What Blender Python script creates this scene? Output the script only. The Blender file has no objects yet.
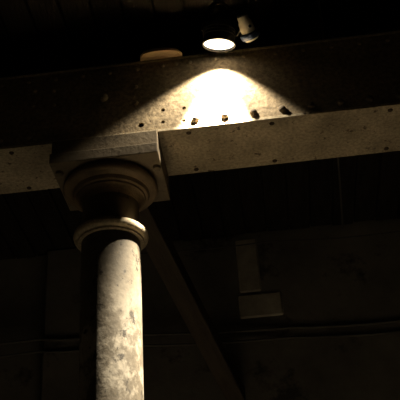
import bpy, bmesh, math, random
from mathutils import Vector, Matrix
random.seed(7)
S = bpy.context.scene
COL = S.collection
PI = math.pi

# ------------------------------------------------------------------ camera
cam_d = bpy.data.cameras.new('camera'); cam = bpy.data.objects.new('camera', cam_d); COL.objects.link(cam)
cam_d.sensor_width = 36.0; cam_d.lens = 81.0; cam_d.clip_start = 0.05
_p, _r, _y = math.radians(33.0), math.radians(3.7), math.radians(4.5)
_fw = Vector((-math.sin(_y)*math.cos(_p), math.cos(_y)*math.cos(_p), math.sin(_p)))
_rt = Vector((math.cos(_y), math.sin(_y), 0)); _up = _rt.cross(_fw)
_R = math.cos(_r)*_rt - math.sin(_r)*_up
_U = math.sin(_r)*_rt + math.cos(_r)*_up
_m = Matrix((_R, _U, -_fw)).transposed().to_4x4()
_m.translation = Vector((0.775, -3.9, 1.6))
cam.matrix_world = _m
S.camera = cam

# ------------------------------------------------------------------ world, exposure
w = bpy.data.worlds.new('world'); S.world = w; w.use_nodes = True
bg = w.node_tree.nodes['Background']
bg.inputs['Color'].default_value = (1.0, 0.86, 0.66, 1); bg.inputs['Strength'].default_value = 0.0
S.view_settings.view_transform = 'Standard'; S.view_settings.look = 'None'
S.view_settings.gamma = 1.0; S.view_settings.use_curve_mapping = False
S.view_settings.exposure = 0.0
S.cycles.max_bounces = 8; S.cycles.diffuse_bounces = 6; S.cycles.glossy_bounces = 2
S.cycles.use_denoising = True
S.cycles.sample_clamp_indirect = 4.0

WARM = (1.0, 0.87, 0.66)

# ------------------------------------------------------------------ materials
def mat(name, base, rough=0.75, metal=0.0, spots=None, spot_amt=0.5, spot_scale=6.0, vary=0.15, vary_scale=3.0,
        bump=0.2, bump_scale=40.0, emit=None, stretch=(1, 1, 1), spec=0.3, fine=None, spot_z=None, flecks=None):
    m = bpy.data.materials.new(name); m.use_nodes = True
    nt = m.node_tree; N = nt.nodes; L = nt.links
    b = N['Principled BSDF']
    b.inputs['Roughness'].default_value = rough; b.inputs['Metallic'].default_value = metal
    b.inputs['Specular IOR Level'].default_value = spec
    if 'column' in name: b.inputs['Diffuse Roughness'].default_value = 1.0
    tc = N.new('ShaderNodeTexCoord'); mp = N.new('ShaderNodeMapping'); mp.inputs['Scale'].default_value = stretch
    L.new(tc.outputs['Object'], mp.inputs['Vector'])
    def noise(scale, detail=6, rough_=0.6):
        n = N.new('ShaderNodeTexNoise'); n.inputs['Scale'].default_value = scale; n.inputs['Detail'].default_value = detail
        n.inputs['Roughness'].default_value = rough_
        L.new(mp.outputs['Vector'], n.inputs['Vector']); return n
    n1 = noise(vary_scale)
    r1 = N.new('ShaderNodeMapRange'); r1.inputs['From Min'].default_value = 0.3; r1.inputs['From Max'].default_value = 0.7
    r1.inputs['To Min'].default_value = 1 - vary; r1.inputs['To Max'].default_value = 1 + vary
    L.new(n1.outputs['Fac'], r1.inputs['Value'])
    mul = N.new('ShaderNodeVectorMath'); mul.operation = 'SCALE'; mul.inputs[0].default_value = base
    L.new(r1.outputs['Result'], mul.inputs['Scale'])
    out = mul.outputs['Vector']
    if spots:
        n2 = noise(spot_scale, 8, 0.7)
        r2 = N.new('ShaderNodeMapRange'); r2.inputs['From Min'].default_value = 0.68 - spot_amt*0.3
        r2.inputs['From Max'].default_value = 0.76 - spot_amt*0.3
        L.new(n2.outputs['Fac'], r2.inputs['Value'])
        fac = r2.outputs['Result']
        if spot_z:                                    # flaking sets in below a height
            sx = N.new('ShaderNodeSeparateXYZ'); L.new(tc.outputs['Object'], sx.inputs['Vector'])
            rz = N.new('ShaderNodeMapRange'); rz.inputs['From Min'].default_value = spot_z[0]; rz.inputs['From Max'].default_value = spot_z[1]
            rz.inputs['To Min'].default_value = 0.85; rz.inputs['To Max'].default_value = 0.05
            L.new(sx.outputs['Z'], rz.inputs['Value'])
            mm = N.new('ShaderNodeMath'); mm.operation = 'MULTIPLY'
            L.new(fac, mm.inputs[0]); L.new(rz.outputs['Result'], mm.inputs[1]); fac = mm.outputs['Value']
        mx = N.new('ShaderNodeMix'); mx.data_type = 'RGBA'; mx.inputs['B'].default_value = (*spots, 1)
        L.new(fac, mx.inputs['Factor']); L.new(out, mx.inputs['A']); out = mx.outputs['Result']
    if flecks:                                        # darker ragged wear
        n5 = noise(flecks[1], 9, 0.75)
        r5 = N.new('ShaderNodeMapRange'); r5.inputs['From Min'].default_value = flecks[2]; r5.inputs['From Max'].default_value = flecks[2]+0.05
        L.new(n5.outputs['Fac'], r5.inputs['Value'])
        m5 = N.new('ShaderNodeMix'); m5.data_type = 'RGBA'; m5.inputs['B'].default_value = (*flecks[0], 1)
        L.new(r5.outputs['Result'], m5.inputs['Factor']); L.new(out, m5.inputs['A']); out = m5.outputs['Result']
    if fine:
        n4 = noise(fine[0], 7, 0.6)
        r4 = N.new('ShaderNodeMapRange'); r4.inputs['From Min'].default_value = 0.36; r4.inputs['From Max'].default_value = 0.6
        r4.inputs['To Min'].default_value = 1 - fine[1]; r4.inputs['To Max'].default_value = 1.0
        L.new(n4.outputs['Fac'], r4.inputs['Value'])
        m4 = N.new('ShaderNodeVectorMath'); m4.operation = 'SCALE'
        L.new(out, m4.inputs[0]); L.new(r4.outputs['Result'], m4.inputs['Scale']); out = m4.outputs['Vector']
    L.new(out, b.inputs['Base Color'])
    if bump:
        n3 = noise(bump_scale, 8, 0.65); bp = N.new('ShaderNodeBump'); bp.inputs['Strength'].default_value = bump
        bp.inputs['Distance'].default_value = 0.01
        L.new(n3.outputs['Fac'], bp.inputs['Height']); L.new(bp.outputs['Normal'], b.inputs['Normal'])
    if emit:
        b.inputs['Emission Color'].default_value = (*emit[0], 1); b.inputs['Emission Strength'].default_value = emit[1]
    return m

M = {
 'iron':   mat('old_cream_painted_iron', (0.50, 0.41, 0.27), 0.7, spots=(0.07, 0.045, 0.025), spot_amt=0.18, spot_scale=9, vary=0.35, vary_scale=4, bump=0.6, bump_scale=28, fine=(60, 0.4), flecks=((0.15, 0.105, 0.06), 16, 0.575)),
 'web':    mat('shade_darkened_web_paint', (0.34, 0.262, 0.16), 0.75, spots=(0.06, 0.04, 0.022), spot_amt=0.22, spot_scale=10, vary=0.35, vary_scale=5, bump=0.6, bump_scale=30, fine=(45, 0.5)),  # base colour darkened below the iron paint to deepen shade on the unlit web
 'bolt':   mat('bolt_head_iron', (0.11, 0.085, 0.055), 0.85, vary=0.2, vary_scale=30, bump=0.05, bump_scale=80),
 'rivet':  mat('rivet_iron', (0.34, 0.27, 0.17), 0.6, vary=0.3, vary_scale=30, bump=0.15, bump_scale=80),
 'rust':   mat('rusty_rivet_iron', (0.08, 0.055, 0.032), 0.8, vary=0.3, vary_scale=30, bump=0.3, bump_scale=80),
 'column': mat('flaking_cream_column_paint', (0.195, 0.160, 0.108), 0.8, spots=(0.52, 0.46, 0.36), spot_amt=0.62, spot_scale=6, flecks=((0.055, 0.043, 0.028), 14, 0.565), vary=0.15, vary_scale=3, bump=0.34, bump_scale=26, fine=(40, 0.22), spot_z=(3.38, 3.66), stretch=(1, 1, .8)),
 'capital': mat('grimy_capital_paint', (0.18, 0.142, 0.092), 0.7, spots=(0.06, 0.045, 0.03), spot_amt=0.25, spot_scale=12, vary=0.25, vary_scale=8, bump=0.3, bump_scale=50),
 'echinus': mat('brown_stained_moulding_paint', (0.25, 0.18, 0.105), 0.7, spots=(0.08, 0.055, 0.035), spot_amt=0.2, spot_scale=12, vary=0.3, vary_scale=8, bump=0.4, bump_scale=50),
 'board':  mat('sooty_ceiling_board', (0.022, 0.018, 0.014), 0.85, vary=0.5, vary_scale=2.5, bump=0.4, bump_scale=14, stretch=(6, 0.8, 6), spec=0.1),
 'timber': mat('dark_oak_timber', (0.062, 0.048, 0.034), 0.8, vary=0.35, vary_scale=3, bump=0.4, bump_scale=14, stretch=(5, 0.7, 5), spec=0.15),
 'pale_wood': mat('pale_pine_chock', (0.62, 0.44, 0.25), 0.7, vary=0.15, vary_scale=8, bump=0.2, bump_scale=30, stretch=(1, 4, 4)),
 'plaster': mat('sooty_wall_plaster', (0.15, 0.135, 0.11), 0.9, spots=(0.06, 0.052, 0.042), spot_amt=0.4, spot_scale=2.2, vary=0.4, vary_scale=1.6, bump=0.5, bump_scale=12, spec=0.1),
 'stone':  mat('pale_wall_stone', (0.36, 0.32, 0.25), 0.9, vary=0.3, vary_scale=6, bump=0.5, bump_scale=25, spec=0.1),
 'floor':  mat('worn_flagstone', (0.52, 0.48, 0.42), 0.8, vary=0.2, vary_scale=1.2, bump=0.3, bump_scale=10),
 'black':  mat('black_lamp_enamel', (0.020, 0.018, 0.016), 0.5, vary=0.1, bump=0.05),
 'dark':   mat('matt_black_rubber', (0.012, 0.012, 0.012), 0.7, bump=0),
 'white':  mat('cream_moulded_plastic', (0.85, 0.77, 0.60), 0.45, vary=0.06, vary_scale=20, bump=0.05),
 'blue':   mat('navy_plastic_collar', (0.03, 0.045, 0.09), 0.45, vary=0.1, vary_scale=20, bump=0.05),
 'cable':  mat('dusty_grey_cable', (0.09, 0.082, 0.068), 0.8, bump=0),
 'lens':   mat('lit_lamp_glass', (0.9, 0.9, 0.85), 0.2, bump=0, emit=((1.0, 0.90, 0.70), 2.6)),
}

# ------------------------------------------------------------------ helpers
def obj(name, bm, m, parent=None, smooth=False):
    me = bpy.data.meshes.new(name); bmesh.ops.recalc_face_normals(bm, faces=bm.faces); bm.to_mesh(me); bm.free()
    if smooth:
        for p in me.polygons: p.use_smooth = True
        me.set_sharp_from_angle(angle=math.radians(40))
    me.materials.append(M[m] if isinstance(m, str) else m)
    o = bpy.data.objects.new(name, me); COL.objects.link(o)
    if parent: o.parent = parent
    return o
def inst(src, parent, loc, rot=None, name=None):
    o = src.copy(); COL.objects.link(o); o.parent = parent; o.location = loc
    if rot is not None: o.rotation_euler = rot
    if name: o.name = name
    return o
def tag(o, label, cat, group=None):
    o['label'] = label; o['category'] = cat
    if group: o['group'] = group
    return o
def thing(name, label, cat, loc=(0, 0, 0), group=None):
    o = bpy.data.objects.new(name, None); COL.objects.link(o); o.location = loc; o.empty_display_size = 0.1
    return tag(o, label, cat, group)
def struct(o): o['kind'] = 'structure'; return o
def box(x0, x1, y0, y1, z0, z1, bev=0.0, seg=1):
    bm = bmesh.new(); bmesh.ops.create_cube(bm, size=1)
    for v in bm.verts:
        v.co = Vector(((x0+x1)/2+v.co.x*(x1-x0), (y0+y1)/2+v.co.y*(y1-y0), (z0+z1)/2+v.co.z*(z1-z0)))
    if bev: bmesh.ops.bevel(bm, geom=list(bm.edges), offset=bev, segments=seg, affect='EDGES', profile=0.6)
    return bm
def lathe(prof, n=64, closed_ring=False):
    """profile [(r, z)...] turned about Z; ends on the axis are closed"""
    bm = bmesh.new(); rings = []
    for r, z in prof:
        if r < 1e-6: rings.append([bm.verts.new((0, 0, z))])
        else: rings.append([bm.verts.new((r*math.cos(2*PI*k/n), r*math.sin(2*PI*k/n), z)) for k in range(n)])
    pairs = list(zip(rings, rings[1:])) + ([(rings[-1], rings[0])] if closed_ring else [])
    for a, b in pairs:
        for k in range(n):
            k2 = (k+1) % n
            if len(a) == 1 and len(b) == 1: continue
            if len(a) == 1: bm.faces.new((a[0], b[k], b[k2]))
            elif len(b) == 1: bm.faces.new((a[k], a[k2], b[0]))
            else: bm.faces.new((a[k], a[k2], b[k2], b[k]))
    return bm
def torus(R, r, z, n=64, k=14, sz=1.0):
    return lathe([(R + r*math.cos(2*PI*i/k), z + sz*r*math.sin(2*PI*i/k)) for i in range(k)], n, True)
def tube(pts, r, n=8):
    bm = bmesh.new(); P = [Vector(p) for p in pts]; rings = []
    for i, p in enumerate(P):
        t = (P[min(i+1, len(P)-1)] - P[max(i-1, 0)]).normalized()
        a = t.cross(Vector((0, 0, 1)) if abs(t.z) < 0.9 else Vector((1, 0, 0))).normalized(); b = t.cross(a)
        rings.append([bm.verts.new(p + a*r*math.cos(2*PI*k/n) + b*r*math.sin(2*PI*k/n)) for k in range(n)])
    for A, B in zip(rings, rings[1:]):
        for k in range(n): bm.faces.new((A[k], A[(k+1) % n], B[(k+1) % n], B[k]))
    bm.faces.new(rings[0]); bm.faces.new(rings[-1]); return bm
def xf(bm, mtx): bmesh.ops.transform(bm, matrix=mtx, verts=bm.verts); return bm

# ------------------------------------------------------------------ the setting
X0, X1, Y0, Y1, ZC = -4.5, 5.5, -6.0, 2.35, 5.30
struct(obj('floor', box(X0-.2, X1+.2, Y0-.2, Y1+.2, -0.2, 0), 'floor'))
ceil = struct(obj('ceiling', box(X0-.2, X1+.2, Y0-.2, Y1+.2, ZC+0.03, ZC+0.2), 'board'))
pitch = 0.172
bd = None
k = 0
x = -2.2
while x < 3.4:
    if bd is None:
        bd = obj('board', box(-pitch/2+.006, pitch/2-.006, Y0, Y1, 0, 0.03, 0.004), 'board', ceil); o = bd
    else: o = inst(bd, ceil, (0, 0, 0), name='board')
    o.location = (x, 0, ZC + random.uniform(-0.012, 0.004))
    x += pitch
wb = struct(obj('wall_back', box(X0-.2, X1+.2, Y1, Y1+.25, 0, ZC+.03), 'plaster'))
struct(obj('wall_front', box(X0-.2, X1+.2, Y0-.25, Y0, 0, ZC+.03), 'plaster'))
struct(obj('wall_left', box(X0-.25, X0, Y0, Y1, 0, ZC+.03), 'plaster'))
struct(obj('wall_right', box(X1, X1+.25, Y0, Y1, 0, ZC+.03), 'plaster'))
# pale stones set in the back wall
for (a, b, c, d) in ((0.545, 0.715, 4.775, 5.25), (0.53, 0.865, 4.555, 4.755)):
    obj('stone', box(a, b, Y1-.012, Y1+.02, c, d, 0.012), 'stone', wb)
obj('pier', box(-0.975, -0.66, Y1-.10, Y1+.02, 0.0, 5.285, 0.015), 'plaster', wb)
# ------------------------------------------------------------------ box girder
ZB, ZT, YF = 4.455, 4.957, -0.200
g = thing('riveted_girder', 'cream painted riveted iron box girder carried on the column head', 'girder', (0, 0, ZB))
gz = ZB
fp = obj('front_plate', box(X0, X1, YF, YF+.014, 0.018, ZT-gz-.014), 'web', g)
holes = [(0.319, 4.600, .0115), (0.316, 4.520, .0105), (0.431, 4.597, .010), (0.427, 4.513, .009), (0.200, 4.517, .0165)]
cut = bmesh.new()
for hx, hz, hr in holes:
    c_ = lathe([(0, -.05), (hr, -.05), (hr, .05), (0, .05)], 16)
    xf(c_, Matrix.Translation((hx, YF, hz-gz)) @ Matrix.Rotation(PI/2, 4, 'X'))
    me_ = bpy.data.meshes.new('t'); c_.to_mesh(me_); c_.free(); cut.from_mesh(me_); bpy.data.meshes.remove(me_)
co = obj('cutter', cut, 'dark', g)
md = fp.modifiers.new('holes', 'BOOLEAN'); md.object = co; md.operation = 'DIFFERENCE'; md.solver = 'EXACT'
bpy.context.view_layer.update()
new = bpy.data.meshes.new_from_object(fp.evaluated_get(bpy.context.evaluated_depsgraph_get()))
fp.modifiers.clear(); fp.data = new
_cm = co.data; bpy.data.objects.remove(co); bpy.data.meshes.remove(_cm)
obj('back_plate', box(X0, X1, -YF-.014, -YF, 0.018, ZT-gz-.014), 'iron', g)
obj('bottom_plate', box(X0, X1, YF-.006, -YF+.006, 0.0, 0.018, 0.002), 'iron', g)
obj('top_plate', box(X0, X1, YF-.004, -YF+.004, ZT-gz-.014, ZT-gz, 0.002), 'iron', g)
def dome(r, h, n=12, fl=0.55):
    return lathe([(r, 0), (r*.98, h*.35), (r*.8, h*.72), (r*fl, h*.95), (0, h)], n)
RX = (PI/2, 0, 0)
rv = {}
def rivet(kind, loc, rot):
    if kind not in rv:
        bm = {'small': lambda: dome(0.0125, 0.009), 'bolt': lambda: dome(0.020, 0.019, 16),
              'big': lambda: dome(0.024, 0.022), 'under': lambda: dome(0.0135, 0.008)}[kind]()
        rv[kind] = obj('rivet', bm, {'under': 'rust', 'bolt': 'bolt'}.get(kind, 'rivet'), g, True); o = rv[kind]
        o.location = loc; o.rotation_euler = rot
        return o
    return inst(rv[kind], g, loc, rot, 'rivet')
xs = -1.632
while xs < 2.8:                                                    # upper row
    if not 0.25 < xs < 0.85: rivet('small', (xs, YF, 4.901-gz), RX)
    xs += 0.1515
for xs in (0.329, 0.401, 0.478, 0.62, 0.774): rivet('small', (xs, YF, 4.908-gz), RX)
xs = 0.490
while xs < 2.8: rivet('bolt', (xs, YF, 4.514-gz), RX); xs += 0.1505     # lower row
xs = -0.402
while xs > -1.7: rivet('small', (xs, YF, 4.517-gz), RX); xs -= 0.1505
for z_ in (4.779, 4.668): rivet('small', (0.177, YF, z_-gz), RX)
for xx, z_ in ((-.383, 4.835), (-.276, 4.819), (-.389, 4.730), (-.272, 4.720)): rivet('small', (xx, YF, z_-gz), RX)
rivet('big', (0.002, YF, 4.728-gz), RX)
for xx in (-0.94, -0.50, 0.445, 0.880, 1.49, 1.93): 
    for yy in (-.168, .170): rivet('under', (xx, yy, 0), (PI, 0, 0))

# ------------------------------------------------------------------ cast-iron column
c = thing('cast_iron_column', 'round cream cast iron column with moulded capital under the girder', 'column')
prof = [(0, 0.30), (0.170, 0.30), (0.168, 0.40), (0.163, 0.8), (0.152, 2.4), (0.150, 3.2), (0.150, 3.90), (0.150, 3.945)]
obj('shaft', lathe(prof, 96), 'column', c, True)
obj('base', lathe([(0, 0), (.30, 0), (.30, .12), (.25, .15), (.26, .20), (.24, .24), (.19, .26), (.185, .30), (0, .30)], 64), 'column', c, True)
obj('astragal', lathe([(0.140, 3.928), (0.168, 3.930), (0.170, 3.940), (0.182, 3.944), (0.189, 3.953), (0.192, 3.966), (0.189, 3.980), (0.180, 3.990), (0.166, 3.996), (0.155, 4.006), (0.140, 4.010)], 96), 'iron', c, True)
obj('neck', lathe([(0.144, 4.00), (0.146, 4.13), (0.148, 4.180)], 96), 'capital', c, True)
pr = [(0.145, 4.150), (0.151, 4.162), (0.160, 4.180), (0.172, 4.193), (0.180, 4.196), (0.182, 4.206), (0.196, 4.209), (0.200, 4.218), (0.203, 4.228),
      (0.218, 4.233), (0.234, 4.237), (0.241, 4.243), (0.246, 4.253), (0.247, 4.266), (0.242, 4.281), (0.232, 4.294), (0.10, 4.295)]
obj('echinus', lathe(pr, 96), 'echinus', c, True)
obj('abacus', box(-.270, .290, -.254, .205, 4.292, 4.354, 0.005, 2), 'capital', c)
obj('bearing_plate', box(-.268, .286, -.222, .205, 4.354, 4.455, 0.004, 2), 'capital', c)
lg = None
for (xx, yy) in ((-0.236, -0.168), (0.265, -0.125)):
    bm = lathe([(0, -.022), (.012, -.022), (.020, -.016), (.022, 0.004), (0, 0.004)], 12)
    if lg is None: lg = obj('lug', bm, 'capital', c, True); lg.location = (xx, yy, 4.292)
    else: bm.free(); inst(lg, c, (xx, yy, 4.292), name='lug')

# ------------------------------------------------------------------ spotlight
axis = Vector((-0.13, 0.33, -1.0)).normalized()
LP = Vector((0.648, -0.330, 4.890))                       # centre of the lens
q = axis.to_track_quat('-Z', 'Y')
lamp = thing('spotlight', 'black round spotlight with glowing lens clamped high beside the girder', 'spotlight', LP)
TI = q.to_matrix().to_4x4() @ Matrix.Scale(0.96, 4)
def lobj(name, bm, m, parent=lamp, smooth=True): return obj(name, xf(bm, TI), m, parent, smooth)
lobj('housing', lathe([(0.086, 0.0), (0.093, 0.0), (0.094, 0.004), (0.092, 0.010), (0.088, 0.012), (0.085, 0.10), (0.078, 0.125),
                       (0.055, 0.165), (0.045, 0.172), (0.043, 0.215), (0.034, 0.225), (0, 0.225)], 48), 'black')
hs = lamp.children[0]
lobj('bezel', torus(0.0895, 0.0045, 0.001, 48, 10), 'black', lamp)
lobj('lens', lathe([(0.0865, 0.010), (0.07, 0.0045), (0.045, 0.0015), (0, 0.0)], 48), 'lens')
for zz in (0.05, 0.068, 0.086): lobj('cooling_fin', torus(0.0875, 0.0032, zz, 48, 8), 'black', lamp)
# stirrup bracket and ceiling stem
arc = [Vector((0.098*math.cos(t), 0, 0.07 + 0.19*math.sin(t))) for t in [PI*i/14 for i in range(15)]]
lobj('yoke', tube(arc, 0.0065, 8), 'black')
top = q @ Vector((0, 0, 0.26))
obj('stem', tube([top, Vector((top.x, top.y, ZC-LP.z-0.012))], 0.009, 10), 'black', lamp)
obj('ceiling_rose', xf(lathe([(0, -.03), (.03, -.03), (.045, -.012), (.045, 0), (0, 0)], 24), Matrix.Translation((top.x, top.y, ZC-LP.z-.012))), 'black', lamp)
# cream swivel coupling with blue collar at the lamp's side
mid = Vector((0.806, -0.375, 4.945)) - LP
cd = Vector((-0.298, -0.781, 0.549)).normalized()
A = mid + cd*0.070; B = mid - cd*0.070
dz = (B - A); Lc = dz.length; qc = dz.to_track_quat('Z', 'Y')
TC = Matrix.Translation(A) @ qc.to_matrix().to_4x4()
def cobj(name, bm, m, parent): return obj(name, xf(bm, TC), m, parent, True)
cp = cobj('coupling', lathe([(0, 0.0), (0.026, 0.0), (0.029, 0.004), (0.030, 0.026), (0.037, 0.038), (0.040, 0.125), (0.036, 0.138), (0, 0.140)], 28), 'white', lamp)
cobj('coupling_cap', lathe([(0, -.012), (.021, -.012), (.026, -.007), (.026, 0.003), (0, 0.003)], 24), 'dark', cp)
cobj('collar', lathe([(0.036, 0.092), (0.048, 0.094), (0.053, 0.100), (0.053, 0.120), (0.048, 0.127), (0.036, 0.128)], 32, True), 'blue', cp)
# side screw hole
sd = Vector((-0.002, -0.716, -0.698)); sd = (sd - dz.normalized()*sd.dot(dz.normalized())).normalized()
sd = (Matrix.Rotation(math.radians(-28), 3, dz.normalized()) @ sd)
hp = A + dz.normalized()*0.060 + sd*0.038
obj('screw', xf(lathe([(0, -.004), (.009, -.004), (.009, .0025), (.006, .004), (0, .004)], 14), Matrix.Translation(hp) @ sd.to_track_quat('Z', 'Y').to_matrix().to_4x4()), 'dark', cp)
obj('coupling_arm', tube([q @ Vector((0.098, 0, 0.07)), (A+B)/2 + Vector((-.02, 0, .01))], 0.008, 8), 'black', lamp)
# its light: wide spill and hot centre of the same bulb
def spot(name, half, blend, power, rad):
    d = bpy.data.lights.new(name, 'SPOT'); d.energy = power; d.color = WARM; d.spot_size = math.radians(half*2); d.spot_blend = blend
    d.shadow_soft_size = rad
    o = bpy.data.objects.new(name, d); COL.objects.link(o); o.parent = lamp
    o.location = axis*0.012; o.rotation_mode = 'QUATERNION'; o.rotation_quaternion = q
    return o
spot('bulb_spill', 53, 0.40, 66, 0.012)
spot('bulb_centre', 25, 1.0, 3200, 0.02)

# ------------------------------------------------------------------ timber on and behind the girder
bm = bmesh.new(); pts = []
for i in range(21):
    t = PI*i/20; cx_, sx_ = math.cos(t), math.sin(t)
    pts.append((0.116*math.copysign(abs(cx_)**0.9, cx_), -0.012 - 0.054*sx_))
pts += [(-0.116, 0.16), (0.116, 0.16)]
lo = [bm.verts.new((px, py, 0.0)) for px, py in pts]; hi = [bm.verts.new((px, py, 0.02)) for px, py in pts]
bm.faces.new(lo); bm.faces.new(hi[::-1])
for i in range(len(pts)): j = (i+1) % len(pts); bm.faces.new((lo[i], hi[i], hi[j], lo[j]))
bmesh.ops.bevel(bm, geom=[e for e in bm.edges if abs(e.verts[0].co.z - e.verts[1].co.z) < 1e-6], offset=0.006, segments=2, affect='EDGES')
ck = obj('timber_pad', bm, 'pale_wood'); ck.location = (0.322, -0.204, ZT); ck.rotation_euler.z = 0.06
tag(ck, 'pale round-nosed timber pad jutting over the top edge of the girder', 'wood block')
def beam(name, p0, p1, wd, ht, m, label, cat):
    p0, p1 = Vector(p0), Vector(p1); d = p1 - p0
    o = obj(name, box(-wd/2, wd/2, 0, d.length, -ht/2, ht/2, 0.006), m)
    o.location = p0; o.rotation_mode = 'QUATERNION'; o.rotation_quaternion = d.to_track_quat('Y', 'Z')
    return tag(o, label, cat)
beam('timber_brace', (0.085, 0.245, 4.36), (0.46, 2.30, 3.93), 0.13, 0.11, 'timber', 'dark timber brace running back from the column head to the rear wall', 'brace')
for xx, lab in ((-1.7, 'sooty joist on the girder left of the column'), (2.05, 'sooty joist on the girder right of the spotlight')):
    o = obj('ceiling_joist', box(-.09, .09, Y0, Y1, ZT, ZC-.012, 0.006), 'board'); o.location.x = xx; tag(o, lab, 'joist')

# ------------------------------------------------------------------ cables on the back wall
def cable(pts, r, lab):
    P = []
    for (a, b) in zip(pts, pts[1:]):
        for i in range(8):
            t = i/8; sag = 0.02*math.sin(PI*t)
            P.append((a[0]+(b[0]-a[0])*t, a[1]+(b[1]-a[1])*t, a[2]+(b[2]-a[2])*t - sag))
    P.append(pts[-1])
    return tag(obj('cable', tube(P, r, 8), 'cable', None, True), lab, 'cable', 'cables along the rear wall')
yc = Y1 - .012
cable([(-4.0, yc-.1, 4.60), (-2.0, yc-.1, 4.54), (-1.0, yc-.1, 4.50), (-.5, yc-.1, 4.49), (0.9, yc, 4.44), (2.0, yc, 4.42), (4.5, yc, 4.5)], 0.010, 'upper of the two cables strung low across the rear wall')
cable([(-4.0, yc-.1, 4.46), (-2.0, yc-.1, 4.42), (-1.0, yc-.1, 4.40), (-.5, yc-.1, 4.395), (0.9, yc, 4.36), (2.0, yc, 4.33), (4.5, yc, 4.4)], 0.010, 'lower of the two cables strung low across the rear wall')
cable([(-.4, yc-.03, 5.21), (0.82, yc-.06, 5.165), (1.9, yc-.03, 5.155), (4.2, yc-.03, 5.15)], 0.005, 'thin cable strung near the top of the rear wall')
tag(obj('ceiling_conduit', tube([(1.19, -0.6, ZC-.020), (1.25, 0.10, ZC-.020), (1.36, 1.4, ZC-.020), (1.41, Y1-.01, ZC-.020)], 0.007, 8), 'cable', None, True),
    'thin conduit crossing the ceiling boards over the girder', 'conduit')
